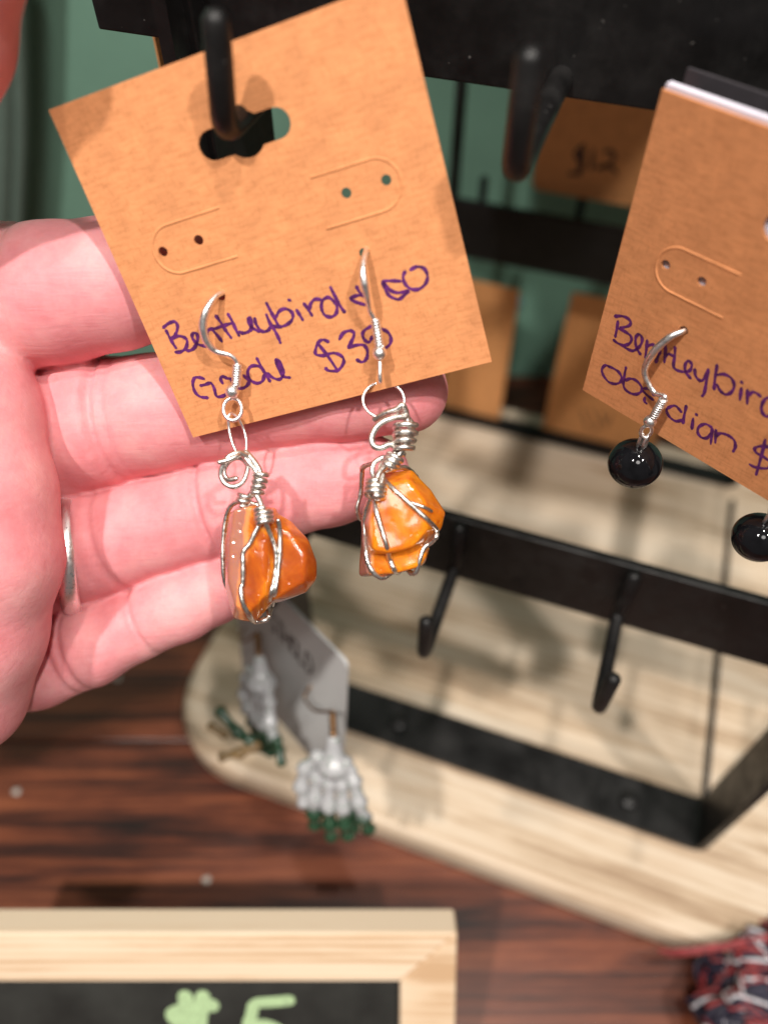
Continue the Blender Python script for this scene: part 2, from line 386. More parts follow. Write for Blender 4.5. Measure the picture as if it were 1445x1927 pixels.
mesh('shading_top', box(loc((SL + SR) / 2, DEP / 2, 517.5), (SR - SL + 6, DEP + 16, 4), .5), M['black'], rack, smooth=False)  # unseen lid, added to block light from above
for d in (0, DEP): mesh('shading_panel', bar(SL + 1.4, d, SR - 1.4, d, 276.5, 515), M['black'], rack, smooth=False)  # upper panels added so the rear of the rack falls in shade
mesh('side_rod', tube([loc(SR, 7, ZB + 1.8), loc(SR, DEP - 7, ZB + 1.8)], 1.1), M['black'], rack)
HR = 1.75
def hook(s, d, zt, arm, up=15.0, drop=17.0, sg=-1, along='N', dz=0.0, lean=0.0):
    o = 1.3 + HR
    def q(k, z, e=0.0): return loc(s + e, d + sg * k, z) if along == 'N' else loc(s + sg * k, d, z)
    if drop <= 0: return tube(fillet([q(1.0, zt), q(arm, zt - 1), q(arm, zt - 1 + up, lean)], 2.6, 5), HR, 14)
    return tube(fillet([q(o, zt), q(o, zt - drop), q(arm, zt - drop - 2 + dz), q(arm, zt - drop - 2 + dz + up, lean)], 2.6, 5), HR, 14)
for s in (-38, 4.4, 48.0, 90): mesh('hook', hook(s, 0, 147, 30, 16), M['black'], rack)
mesh('hook', hook(-27.5, 0, 254.2, 32.5, 13.4, drop=0, lean=1.2), M['black'], rack)
for s in (11.0, 49.5, 86): mesh('hook', hook(s, 0, 254.2, 30.5, 13.2, drop=0), M['black'], rack)
for s in (-38, 3, 27, 66): mesh('hook', hook(s, DEP, 136, 17, 24, sg=1), M['black'], rack)
for s in (-30, 8, 46, 84): mesh('hook', hook(s, DEP, 272, 17, 22, sg=1), M['black'], rack)
for d in (22, 58, 100): mesh('hook', hook(SL, d, 274, 27, 14, drop=10, along='S'), M['black'], rack)

# ------------------------------------------------------------------ earring cards
KU = dict(fl=[(7.58, 21.5), (13.4, 21.45)], fr=[(36.1, 21.4), (41.9, 21.35)], ear=[(13.42, 29.8), (36.07, 29.7)])
def circ(c, r, n=18, sx=1): return [(c[0] + r * sx * math.cos(2 * math.pi * k / n), c[1] + r * math.sin(2 * math.pi * k / n)) for k in range(n)]
def slot(c=(25.0, 10.5), hw=6.7, hh=1.95, rc=2.95):
    out = []
    for a in np.linspace(-90, 90, 9): out.append((c[0] + hw - hh + hh * math.cos(math.radians(a)), c[1] + hh * math.sin(math.radians(a))))
    a0 = math.degrees(math.asin(hh / rc))
    for a in np.linspace(a0, 180 - a0, 9): out.append((c[0] + rc * math.cos(math.radians(a)), c[1] + rc * math.sin(math.radians(a))))
    for a in np.linspace(90, 270, 9): out.append((c[0] - hw + hh + hh * math.cos(math.radians(a)), c[1] + hh * math.sin(math.radians(a))))
    for a in np.linspace(180 + a0, 360 - a0, 9): out.append((c[0] + rc * math.cos(math.radians(a)), c[1] + rc * math.sin(math.radians(a))))
    return out
def rect(w, h, r=0.0, n=6):
    if r <= 0: return [(0, 0), (w, 0), (w, h), (0, h)]
    o = []
    for cx_, cy_, a0 in ((w - r, h - r, 0), (r, h - r, 90), (r, r, 180), (w - r, r, 270)):
        for a in np.linspace(a0, a0 + 90, n): o.append((cx_ + r * math.cos(math.radians(a)), cy_ + r * math.sin(math.radians(a))))
    return o
def sheet(outline, holes, th):
    """flat card with real holes; local x right, y DOWN the card, z away from the viewer; front face at z = 0"""
    cu = bpy.data.curves.new('sheet', 'CURVE'); cu.dimensions = '2D'; cu.fill_mode = 'BOTH'; cu.extrude = th / 2
    for loop in [outline] + holes:
        sp = cu.splines.new('POLY'); sp.points.add(len(loop) - 1); sp.use_cyclic_u = True
        for q, p in zip(sp.points, loop): q.co = (p[0], p[1], 0, 1)
    o = bpy.data.objects.new('sheet', cu); scene.collection.objects.link(o)
    dg = bpy.context.evaluated_depsgraph_get(); me = bpy.data.meshes.new_from_object(o.evaluated_get(dg))
    v = np.array([x.co[:] for x in me.vertices]); f = [tuple(p.vertices) for p in me.polygons]
    bpy.data.objects.remove(o); bpy.data.curves.remove(cu); bpy.data.meshes.remove(me)
    v[:, 2] += th / 2; return v, f
def card_frame(tl, tr, bl):
    x = unit(np.subtract(tr, tl)); y = np.subtract(bl, tl); y = unit(y - x * np.dot(x, y)); z = np.cross(x, y); return frame(tl, x, y, z), x, y, z
class Card:
    def __init__(s, name, tl, tr, bl, mat, label, cat='earring card', group=None, size=(50, 50), holes=True, th=.45, r=0, flaps=True, outline=None, flip=False):
        s.M, s.x, s.y, s.z = card_frame(tl, tr, bl); s.o = np.asarray(tl, float)
        hs = []
        if holes: hs = [slot()] + [circ(c, .72) for k in ('fl', 'fr', 'ear') for c in KU[k]]
        s.ob = mesh(name, sheet(outline or rect(*size, r), hs, th), mat, matrix=s.M, smooth=False); tag(s.ob, label, cat, group)
        if holes and flaps:
            for sg, xa in ((1, 0), (-1, 50)):
                X = lambda q: xa + sg * q
                pts = [(X(18), 18.15), (X(10.5), 18.2)] + [(X(9.6 - 3.45 * math.sin(a)), 21.65 - 3.45 * math.cos(a)) for a in np.linspace(.15, math.pi - .15, 12)] + [(X(10.5), 25.1), (X(18), 25.1)]
                pp = spline([(a, b, .05) for a, b in pts], 3)
                mesh('flap_crease', tube([q + np.array([0, 0, .10]) for q in pp], .28, 8), mat, s.ob)
    def uv(s, px, py):
        p = on_plane(px, py, s.o, s.z) - s.o; return np.array([p @ s.x, p @ s.y])
    def w(s, u, v, h=0.0): return s.o + s.x * u + s.y * v - s.z * h
    def depth(s, px, py): return (on_plane(px, py, s.o, s.z) - CO) @ AZ
    def ink(s, strokes, width, mat, name='handwriting', h=.05):
        V = []; parts = []
        for st in strokes:
            uv = np.array([s.uv(*p) for p in st])
            if len(uv) == 1: uv = np.array([uv[0] - [.18, .1], uv[0] + [.18, .1]])
            c = spline(uv, 7); parts.append(ribbon(c, width, h))
        return mesh(name, join(*parts), mat, s.ob, smooth=False)
def ribbon(c, width, h):
    T = np.gradient(c, axis=0); T /= np.linalg.norm(T, axis=1)[:, None] + 1e-9; Nn = np.stack([-T[:, 1], T[:, 0]], 1)
    m = len(c); w = width / 2 * (1 + .18 * np.sin(np.arange(m) * .55 + random.random() * 6) + .08 * np.random.randn(m)); w[0] *= .75; w[-1] *= .7
    w = w[:, None]
    A = c + Nn * w; B = c - Nn * w; hh = -h - random.random() * .03
    a0 = c[0] - T[0] * w[0] * .8; b0 = c[-1] + T[-1] * w[-1] * .8
    V = [(*p, hh) for p in A] + [(*p, hh) for p in B] + [(*a0, hh), (*b0, hh)]
    F = [(i, i + 1, m + i + 1, m + i) for i in range(m - 1)] + [(2 * m, 0, m), (m - 1, 2 * m + 1, 2 * m - 1)]
    return np.array(V), F
def Zm(ox, oy, k, st): return [[(ox + x * k, oy + y * k) for x, y in s] for s in st]

def cs(x, y, z): return CO + x * AX + y * AY + z * AZ
main = Card('earring_card', cs(-45.75, -54.9, 105.06), cs(1.92, -65.27, 94.09), cs(-30.74, -13.39, 126.28), M['kraft'],
            'tilted kraft card with purple handwriting, held from behind by the hand', group='kraft cards on the rack')
z1 = Zm(290, 560, .13841, [
    [(165, 440), (215, 540), (260, 620), (305, 690)], [(125, 410), (200, 350), (280, 325), (320, 370), (315, 450), (270, 545), (240, 550)],
    [(240, 550), (340, 520), (430, 550), (455, 610), (430, 690), (360, 735), (285, 740)],
    [(430, 690), (470, 720), (540, 690), (590, 600), (590, 500), (540, 480), (520, 530), (560, 600), (620, 640), (700, 655), (740, 645)],
    [(740, 640), (720, 520), (750, 435), (830, 420), (930, 385), (1060, 345)], [(800, 440), (870, 520), (930, 600)],
    [(840, 240), (920, 350), (980, 450), (1055, 550)], [(1005, 215), (1060, 310), (1110, 420), (1160, 520)],
    [(1150, 460), (1220, 480), (1300, 450), (1335, 380), (1310, 280), (1280, 300), (1330, 400), (1440, 462)],
    [(690, 1105), (620, 1085), (555, 1090), (530, 1170), (560, 1280), (630, 1345), (740, 1360)],
    [(630, 1195), (700, 1180), (775, 1160), (820, 1230), (855, 1340), (950, 1330), (1010, 1270)],
    [(940, 1170), (910, 1110), (930, 1070), (1000, 1095), (1050, 1110), (1100, 1200), (1190, 1230), (1260, 1200), (1300, 1140)]])
z2 = Zm(450, 520, .13841, [
    [(215, 560), (230, 640), (290, 730), (350, 750), (410, 720), (430, 660)], [(370, 510), (420, 630), (490, 740), (540, 840), (565, 910)],
    [(370, 355), (440, 490), (500, 600), (545, 690)], [(500, 560), (550, 470), (640, 440), (725, 500), (720, 590), (640, 660), (545, 685), (440, 670)],
    [(780, 450), (830, 530), (870, 595)], [(685, 322)], [(875, 360), (930, 430), (995, 535)], [(960, 450), (975, 370), (1030, 310), (1120, 315)],
    [(1290, 340), (1220, 285), (1140, 320), (1120, 420), (1160, 520), (1250, 550), (1320, 500), (1330, 400), (1290, 340)], [(1240, 140), (1310, 280), (1380, 410), (1440, 490)],
    [(1220, 890), (1140, 860), (1075, 900), (1040, 1000), (1050, 1060), (1150, 1075), (1280, 1040), (1390, 1080), (1425, 1150), (1390, 1230), (1330, 1280), (1220, 1280), (1170, 1240)],
    [(1070, 910), (1190, 1060), (1330, 1265)], [(60, 1340), (150, 1425)],
    [(330, 1260), (250, 1215), (160, 1225), (120, 1300), (150, 1400), (240, 1450), (320, 1420), (345, 1330)], [(240, 1105), (310, 1240), (370, 1340), (425, 1430)],
    [(380, 1310), (450, 1370), (540, 1400), (590, 1360), (600, 1270), (560, 1170), (500, 1130), (520, 1200), (570, 1320), (620, 1365), (700, 1375)],
    [(530, 1170), (565, 1250), (585, 1330)], [(545, 1160), (580, 1240), (595, 1320)]])
z3 = Zm(580, 480, .16609, [
    [(545, 350), (600, 440), (690, 470)], [(640, 455), (560, 455), (480, 490), (540, 530), (655, 565)],
    [(1050, 295), (950, 290), (850, 300), (870, 380), (920, 460), (1020, 500), (1080, 460), (1130, 410), (1010, 425), (920, 390), (860, 310)],
    [(1100, 180), (1075, 240), (1095, 320), (1160, 380), (1250, 385), (1330, 320), (1350, 230), (1310, 150), (1230, 130), (1150, 170)],
    [(350, 960), (400, 880), (480, 855), (520, 890), (495, 970), (455, 1045), (540, 1020), (630, 1020), (670, 1080), (660, 1170), (610, 1210), (545, 1180)],
    [(720, 800), (640, 850), (615, 900), (640, 960), (690, 985), (725, 920)], [(720, 800), (835, 835), (900, 870), (935, 930), (930, 1000), (880, 1050)]])
main.ink(z1 + z2 + z3, .50, M['ink'])

ob_tl, ob_x = np.array([34.9, 102.4, 258.8]), unit([.694, -.72, 0])
side = Card('earring_card', ob_tl, ob_tl + ob_x * 50, ob_tl + np.array([0, 0, -50.]), M['kraft'],
            'upright kraft card with purple handwriting and black bead earrings at the right edge', group='kraft cards on the rack')
z4 = Zm(1120, 580, .12457, [
    [(290, 120), (400, 115), (490, 150), (535, 210), (500, 265), (370, 295)], [(345, 185), (325, 310), (300, 435)],
    [(350, 300), (450, 350), (530, 410), (545, 480), (500, 540), (400, 560)],
    [(270, 470), (330, 520), (410, 560), (480, 610), (560, 640), (630, 610), (690, 540), (705, 450), (660, 390), (610, 440), (610, 550), (640, 630), (685, 700)],
    [(785, 475), (770, 620), (755, 750)], [(770, 590), (850, 545), (930, 590), (975, 650), (950, 720), (910, 820)],
    [(1040, 490), (1060, 620), (1040, 820)], [(1060, 720), (1110, 690), (1200, 730)],
    [(210, 880), (150, 860), (100, 920), (120, 1010), (200, 1110), (300, 1140), (380, 1110), (395, 1040), (350, 960), (260, 900), (190, 875)],
    [(465, 885), (440, 1010), (425, 1160), (470, 1240), (560, 1290), (640, 1290), (700, 1240), (690, 1170), (620, 1090), (530, 1060), (450, 1090)],
    [(700, 1230), (780, 1310), (880, 1390)], [(730, 1210), (810, 1220), (890, 1320)], [(750, 1340), (740, 1400), (780, 1440)]])
z5 = Zm(1225, 640, .15225, [
    [(295, 80), (290, 200), (275, 320), (320, 370), (415, 390), (480, 370), (500, 300), (460, 255), (420, 300), (425, 390), (490, 475)],
    [(540, 350), (545, 430), (590, 490), (640, 490), (690, 400)], [(705, 355), (680, 520), (655, 650), (625, 695)],
    [(815, 300), (790, 460), (775, 610)], [(810, 430), (900, 420), (990, 470), (1025, 560), (990, 640), (920, 670), (850, 620), (810, 540)],
    [(1115, 585), (1095, 740)], [(1120, 520)], [(1190, 610), (1185, 790)], [(1190, 700), (1250, 640), (1310, 660), (1355, 700)],
    [(1560, 760), (1445, 710), (1390, 750), (1360, 840), (1390, 920), (1445, 940), (1540, 900)], [(1590, 620), (1560, 960)],
    [(375, 890), (300, 810), (220, 830), (190, 870), (230, 950), (310, 1000), (390, 980)], [(435, 805), (410, 920), (390, 1030)],
    [(520, 960), (500, 1100)], [(560, 920)], [(750, 1080), (670, 1035), (590, 1070), (575, 1140), (620, 1200), (690, 1205), (750, 1130)], [(755, 1090), (735, 1285)],
    [(800, 1105), (790, 1270)], [(800, 1190), (850, 1150), (940, 1170), (1020, 1230), (1040, 1310), (1010, 1380)],
    [(1480, 1320), (1350, 1310), (1280, 1335), (1300, 1390), (1400, 1450), (1480, 1520), (1440, 1580), (1290, 1570), (1210, 1530)], [(1410, 1220), (1360, 1430), (1295, 1665)]])
side.ink(z4 + z5, .50, M['ink'])
bk = side.z
for k, (off, mt, th, lab, nm) in enumerate(((.75, 'white_card', 1.1, 'pale lilac card tucked right behind the black bead earring card', 'backing_card'), (5.2, 'dark_card', .6, 'dark glossy card hanging at the back of the stack behind the black bead earring card', 'backing_card'))):
    c = ob_tl + bk * off + np.array([0, 0, .5 + .6 * k])
    Card(nm, c, c + ob_x * 50, c + np.array([0, 0, -50.]), M[mt], lab, 'card', th=th, flaps=False)
# cards on the back and the left side of the rack
rp = rk(0, DEP + 9, 0)
def rear_card(px, py, corner, label, z_h=82, w=55, r=0, mkey='kraft_lightened', d=9):
    p = on_plane(px, py, rk(0, DEP + d, 0), N)          # bottom-left or bottom-right corner
    if corner == 'r': p = p - U * w
    tl = p + Z * z_h
    return Card('earring_card', tl, tl + U * w, p, M[mkey], label, group='kraft cards on the rack', holes=False, r=r, size=(w, z_h))
rear_card(938, 797, 'r', 'shaded kraft card hanging from the rear bar, left of the green gap')
c2 = rear_card(1020, 805, 'l', 'kraft card with faint writing hanging low at the rear, behind the bead card')
c2.ink([[(1095, 770), (1105, 805)], [(1110, 770), (1125, 800), (1112, 810)], [(1130, 775), (1140, 805)], [(1150, 778), (1140, 800)]], .8, M['ink_dark'], 'faint_writing')
c3 = rear_card(998, 356, 'l', 'kraft card with rounded corners marked $12 hanging at the back', r=4, z_h=58)
c3.ink([[(1098, 272), (1082, 290), (1096, 306), (1088, 325), (1068, 326)], [(1094, 274), (1090, 330)], [(1098, 280), (1094, 322)], [(1116, 282), (1112, 318)],
        [(1136, 286), (1150, 284), (1154, 298), (1142, 312), (1122, 316), (1145, 312), (1160, 325)]], 1.45, M['ink_dark'], 'price_writing')
tl = P(281, 20, 141) + Z * 14
Card('earring_card', tl, tl + N * 42, tl - Z * 50, M['kraft_lightened'], 'kraft card hanging from the left side of the rack behind the tilted card', group='kraft cards on the rack', holes=False, size=(42, 50))
pb = on_plane(970, 572, rk(0, DEP + 30, 0), N)
tag(mesh('glint_bead', ball(pb, 3.2, 3, (1, 1, 1.3)), M['blue']), 'small pale blue bead added as a glint in the dark gap behind the rack', 'bead')  # bead and its thread are added to stand for a bluish glint
mesh('glint_thread', tube([pb + Z * 3, pb + Z * 60], .2, 6), M['ink_dark'], bpy.data.objects['glint_bead'])

# ------------------------------------------------------------------ the hand
def pr(px, py, z, rpx): rpx = rpx * .985; return np.array([(px - CX) / FPX * z, (py - CY) / FPX * z, z]), rpx * z / FPX
FING = dict(
    index=([(-110, 590, 134, 128), (20, 560, 130, 136), (110, 552, 129, 130), (215, 536, 128.5, 122), (330, 512, 127.5, 112), (450, 478, 125, 100), (545, 455, 123, 88)], [(16, .9), (19, .6), (41, .8)]),
    middle=([(-80, 860, 146, 112), (90, 822, 142, 124), (190, 792, 140, 122), (300, 776, 138, 110), (420, 762, 136.5, 102), (520, 748, 135, 92), (640, 738, 133, 92), (764, 737, 132, 80)], [(34.5, .9), (36.8, .5), (58.2, 1.1)]),
    ring=([(-70, 1080, 150, 96), (90, 1052, 147, 104), (190, 1020, 145, 103), (300, 988, 143, 91), (420, 955, 141.5, 94), (540, 922, 140, 88), (620, 905, 139, 86), (696, 893, 138.5, 76)], [(31.0, .9), (33.4, .6), (53.0, 1.0)]),
    little=([(-60, 1275, 150, 88), (70, 1250, 148, 84), (170, 1215, 147, 78), (255, 1175, 146, 69), (340, 1138, 145, 70), (400, 1112, 144, 64), (490, 1075, 143, 62)], [(21.5, .9), (24.0, .7), (38.3, .9)]))
PALM = [[(-90, 610, 133, 120), (-48, 780, 125, 118), (-26, 930, 123.5, 123), (-15, 1050, 124.5, 124), (-40, 1190, 128, 118), (-64, 1310, 133, 114)],
        [(-330, 640, 140, 165), (-90, 640, 138, 130)], [(-360, 820, 142, 165), (-60, 850, 136, 130)], [(-360, 1000, 145, 165), (-40, 1030, 138, 128)], [(-360, 1180, 148, 165), (-70, 1260, 142, 120)],
        [(-780, 1150, 158, 230), (-360, 950, 150, 240)], [(-1150, 1320, 165, 225), (-780, 1150, 158, 230)], [(-780, 1080, 150, 200), (-380, 760, 140, 200)]]
THUMB = [(-480, 820, 135, 190), (-300, 520, 122, 150), (-190, 270, 106, 135), (-110, 60, 95, 122), (-62, -80, 88, 112)]
def build_hand():
    h = .6
    allp = [pr(*q) for c in [v[0] for v in FING.values()] + PALM + [THUMB] for q in c]
    lo = np.min([p - r for p, r in allp], 0) - 3; hi = np.max([p + r for p, r in allp], 0) + 3
    sh = np.ceil((hi - lo) / h).astype(int) + 1
    X = [lo[i] + h * np.arange(sh[i], dtype=np.float32) for i in range(3)]
    def chain(c, k, creases=(), pad=7.0):
        q = [pr(*a) for a in c]
        l = np.min([p - r for p, r in q], 0) - pad; u = np.max([p + r for p, r in q], 0) + pad
        i0 = np.maximum(((l - lo) / h).astype(int), 0); i1 = np.minimum(((u - lo) / h).astype(int) + 2, sh)
        sl = tuple(slice(a, b) for a, b in zip(i0, i1))
        g = np.stack(np.meshgrid(*[X[i][sl[i]] for i in range(3)], indexing='ij'), -1).astype(np.float32)
        D = None; best = None; s0 = 0.0; smap = None; front = None
        for (a, ra), (b, rb) in zip(q, q[1:]):
            a = a.astype(np.float32); ab = (b - a).astype(np.float32); L = float(np.linalg.norm(ab))
            t = np.clip(((g - a) @ ab) / (L * L), 0, 1); df = g - a - t[..., None] * ab
            ln = np.sqrt((df * df).sum(-1)); d = ln - (ra + (rb - ra) * t)
            if creases:
                fr = np.clip(-df[..., 2] / (ln + 1e-4), 0, 1)
                if D is None: smap, front, best = s0 + t * L, fr, d.copy()
                else:
                    m = d < best; smap = np.where(m, s0 + t * L, smap); front = np.where(m, fr, front); best = np.where(m, d, best)
            D = d if D is None else smin(D, d, k)
            s0 += L
        for sc, A in creases: D = D + A * np.exp(-((smap - sc) / .7) ** 2) * np.sqrt(front) + A * .35 * np.exp(-((smap - sc) / 2.6) ** 2) * front
        return sl, D
    BIG = 40.0
    F = np.full(sh, BIG, np.float32); Pm = np.full(sh, BIG, np.float32)
    for pts, cr in FING.values():
        base = pr(*pts[0])[0]; 
        sl, D = chain(pts, 1.2, [(c + 0.0, a) for c, a in cr]); F[sl] = smin(F[sl], D, 1.1)
    for c in PALM + [THUMB]:
        sl, D = chain(c, 3.0); Pm[sl] = smin(Pm[sl], D, 5.0)
    T = smin(F, Pm, 1.3)
    V, Q = surface_nets(T, lo, h); return V, Q
hv, hq = build_hand()
# keep the skin behind the card: the fingers flatten against it
hmat = frame(CO, AX, AY, AZ)
n_c = np.array([main.z @ AX, main.z @ AY, main.z @ AZ]); o_c = np.array([(main.o - CO) @ AX, (main.o - CO) @ AY, (main.o - CO) @ AZ])
uvw = hv - o_c; dist = uvw @ n_c; xa = np.array([main.x @ AX, main.x @ AY, main.x @ AZ]); ya = np.array([main.y @ AX, main.y @ AY, main.y @ AZ])
uu, vv = uvw @ xa, uvw @ ya
inside = (uu > -2) & (uu < 52) & (vv > -2) & (vv < 51.5) & (dist < .7)
hv[inside] += np.outer(.7 - dist[inside], n_c)
hand = mesh('hand', (hv, hq), M['skin'], matrix=hmat)
tag(hand, 'bare left hand, palm up, fingers stretched behind the tilted earring card', 'hand')
# finger ring
def finger_ring():
    c = pr(136, 1037, 146.0, 1)[0]; t = unit(np.array([1, -.04, .30])); r = 11.5
    u = unit(np.cross(t, [0, 0, 1])); w = np.cross(t, u); V = []; F = []; n, m = 64, 10
    for i in range(n):
        an = 2 * math.pi * i / n; rad = math.cos(an) * u + math.sin(an) * w
        for k in range(m):
            b_ = 2 * math.pi * k / m; V.append(c + rad * (r + .75 * math.sin(b_)) + t * 1.7 * math.cos(b_))
    for i in range(n):
        for k in range(m): F.append((i * m + k, i * m + (k + 1) % m, (i + 1) % n * m + (k + 1) % m, (i + 1) % n * m + k))
    return np.array(V), F
tag(mesh('finger_ring', finger_ring(), M['silver'], matrix=hmat), 'plain polished silver band worn on the ring finger', 'ring')

# ------------------------------------------------------------------ stones and earrings
def hull_stone(name, clusters, mat, parent, base, vox=.32, it=5):
    bmj = bmesh.new()
    for pts in clusters:
        bm = bmesh.new()
        for p in pts: bm.verts.new(Vector(p - base) * S)
        r = bmesh.ops.convex_hull(bm, input=bm.verts[:])
        bmesh.ops.delete(bm, geom=[g for g in r['geom_interior'] if isinstance(g, bmesh.types.BMVert)], context='VERTS')
        bmesh.ops.recalc_face_normals(bm, faces=bm.faces[:])
        me = bpy.data.meshes.new('t'); bm.to_mesh(me); bmj.from_mesh(me); bm.free(); bpy.data.meshes.remove(me)
    me = bpy.data.meshes.new(name); bmj.to_mesh(me); bmj.free()
    o = bpy.data.objects.new(name, me); scene.collection.objects.link(o)
    rm = o.modifiers.new('r', 'REMESH'); rm.mode = 'VOXEL'; rm.voxel_size = vox * S
    sm = o.modifiers.new('s', 'SMOOTH'); sm.iterations = it; sm.factor = .6
    dg = bpy.context.evaluated_depsgraph_get(); m2 = bpy.data.meshes.new_from_object(o.evaluated_get(dg)); bpy.data.objects.remove(o)
    m2.name = name; m2.materials.clear(); m2.materials.append(mat); m2.shade_smooth()
    from mathutils import noise as mn
    for v in m2.vertices:
        q = v.co * 1000; v.co += v.normal * S * (.20 * mn.noise(q * .2) + .025 * mn.noise(q * .8 + Vector((3, 1, 7))))
    o = bpy.data.objects.new(name, m2); link(o, parent)
    vs = [(v.co * 1000 + Vector(base)) for v in m2.vertices]
    return o, BVHTree.FromPolygons(vs, [tuple(p.vertices) for p in m2.polygons])
def on_stone(bvh, pts, zdef, lift):
    out = []
    for q in pts:
        px, py = q[:2]; dd = q[2] if len(q) > 2 else None
        hit = bvh.ray_cast(Vector(CO), Vector(unit(ray(px, py))))[0] if dd is None else None
        if hit is not None: z = (np.array(hit) - CO) @ AZ - lift
        else: z = dd if dd is not None else None
        out.append([px, py, z])
    zs = [o[2] for o in out]; known = [i for i, z in enumerate(zs) if z is not None]
    for i, o in enumerate(out):
        if o[2] is None: o[2] = float(np.interp(i, known, [zs[j] for j in known])) if known else zdef
    return np.array([P(*o) for o in out])
def ear_wire(parent, base, pts, coil, bead, loop, loop_r, mat, wr=.42, flat=None, loopn=None):
    """hook, ridged coil, bead and eye of one ear wire; everything in world mm"""
    mesh('ear_hook', tube(spline(pts, 8), wr if flat is None else flat, 10), mat, parent, off=base)
    a, b = coil
    mesh('coil', join(tube(helix(a, b, .56, 9, 12), .2, 6), tube([a, b], .5, 10)), mat, parent, off=base)
    mesh('bead', ball(bead[0], bead[1], 3), mat, parent, off=base)
    n = unit(loopn if loopn is not None else -AZ); u = unit(np.cross(n, AY)); w = np.cross(n, u)
    ring = [loop + loop_r[0] * math.cos(t) * u + loop_r[1] * math.sin(t) * w for t in np.linspace(0, 2 * math.pi, 24, endpoint=False)]
    mesh('eye_loop', tube(ring, .33, 8, closed=True), mat, parent, off=base)
D = main.depth
# ---- left amber earring
base = P(490, 1165, 128)
eL = empty('amber_earring', base); tag(eL, 'dangling earring with a rounded amber stone, the left one over the fingers', 'earring', 'wire-wrapped amber earrings on the tilted card')
def dp(px, py, off): return P(px, py, D(px, py) - off)
ear_wire(eL, base, [P(424, 545, D(424, 545) + 1.5), dp(420, 550, -.1), dp(404, 560, 1.6), dp(388, 585, 3.2), dp(382, 612, 3.6), dp(388, 640, 3.4), dp(405, 660, 2.9), dp(432, 668, 2.6), dp(444, 678, 2.4), dp(447, 692, 2.4)],
         (dp(447, 686, 2.4), dp(444, 726, 2.6)), (dp(437, 737, 2.7), 1.08), dp(438, 770, 2.6), (1.45, 1.75), M['silver'], flat=[.36, .36, .42, .55, .62, .60, .45, .36, .36, .36])
zl = 122.0
jr = [P(*q) for q in ((431, 782, zl - .6), (431, 805, zl), (437, 832, zl), (447, 852, zl), (461, 852, zl + 1.2), (464, 832, zl + 1.5), (459, 808, zl + 1.5), (449, 788, zl + .8), (438, 778, zl + .2))]
mesh('jump_ring', tube(spline(jr, 6, closed=True), .24, 8, closed=True), M['silver'], eL, off=base)
stL = [[(432, 962), (470, 948), (512, 954), (520, 990), (505, 1100), (470, 1163), (440, 1158), (427, 1110), (424, 1020)],]
def cl(pts, z): return [P(x, y, z) for x, y in pts]
L1 = cl([(440, 958), (478, 950), (505, 965), (500, 1120), (470, 1150), (445, 1140), (432, 1090), (432, 1010)], 117.5) + cl([(430, 965), (520, 955), (530, 1000), (525, 1120), (480, 1172), (440, 1165), (424, 1110), (422, 1020)], 121) + cl([(434, 970), (525, 970), (530, 1120), (485, 1165), (440, 1150)], 129)
L2 = cl([(515, 962), (550, 980), (580, 1015), (596, 1060), (596, 1090), (578, 1115), (520, 1135), (505, 1050)], 122) + cl([(505, 985), (545, 1000), (575, 1045), (570, 1095), (510, 1130)], 118.8) + cl([(515, 975), (560, 1000), (590, 1060), (570, 1110), (515, 1125)], 128)
M['stoneL'] = stone_mat('amber_banded', ((-1, .12, 0), 1.6, 6.6), [(.30, (.34, .06, .008)), (.45, (.46, .10, .008)), (.56, (.66, .20, .010)), (.72, (.42, .085, .010))])
soL, bvL = hull_stone('amber_stone', [L1, L2], M['stoneL'], eL, base)
tag(soL, 'rounded orange amber stone with a greyish pink band')
W = M['wire']; wr = .40
def wire(bvh, parent, base, pts, r=wr, z=122, name='wrapping_wire', n=6):
    q = spline(on_stone(bvh, pts, z, r * .75) + np.random.randn(len(pts), 3) * .07, n)
    mesh(name, tube(q, r * (1 + .07 * np.random.randn(len(q))), 8), W, parent, off=base)
wire(bvL, eL, base, [(490, 985), (482, 1002), (470, 1022), (458, 1040), (459, 1065), (456, 1098), (453, 1105), (458, 1130), (467, 1156), (480, 1170, 121.5), (498, 1166, 121.5)])
wire(bvL, eL, base, [(501, 985), (510, 1008), (518, 1035), (520, 1060), (516, 1090), (510, 1120), (505, 1145), (506, 1160, 121)])
wire(bvL, eL, base, [(524, 978, 117.6), (527, 1000), (527, 1040), (524, 1080), (517, 1115), (510, 1140), (502, 1166, 121), (488, 1168, 121.5)])
wire(bvL, eL, base, [(492, 952, 119), (470, 946, 119.5), (445, 946, 121), (428, 965, 122), (421, 1005, 122.5), (420, 1050, 122.5), (422, 1090, 123), (428, 1108, 124)], .38)
mesh('wrap_coil', tube(helix(P(495, 958, 117.0), P(498, 985, 116.6), 1.15, 3.2, 14), .42, 8), W, eL, off=base)
mesh('wrap_coil', tube(helix(P(492, 892, 118.5), P(483, 932, 118.0), 1.0, 3.6, 14, .8), .40, 8), W, eL, off=base)
mesh('wrap_coil', tube(helix(P(463, 930, 119.0), P(456, 950, 119.3), .95, 2.3, 14), .36, 8), W, eL, off=base)
mesh('wire_stem', tube(spline([P(462, 850, 119.5), P(478, 868, 119), P(490, 890, 118.6), P(486, 915, 118.3), P(480, 925, 118), P(490, 945, 117.5), P(497, 970, 116.8)], 6), .48, 8), W, eL, off=base)
mesh('wire_stem', tube(spline([P(455, 852, 119.5), P(470, 872, 119), P(483, 890, 118.6), P(478, 920, 118.6), P(465, 938, 119)], 6), .44, 8), W, eL, off=base)
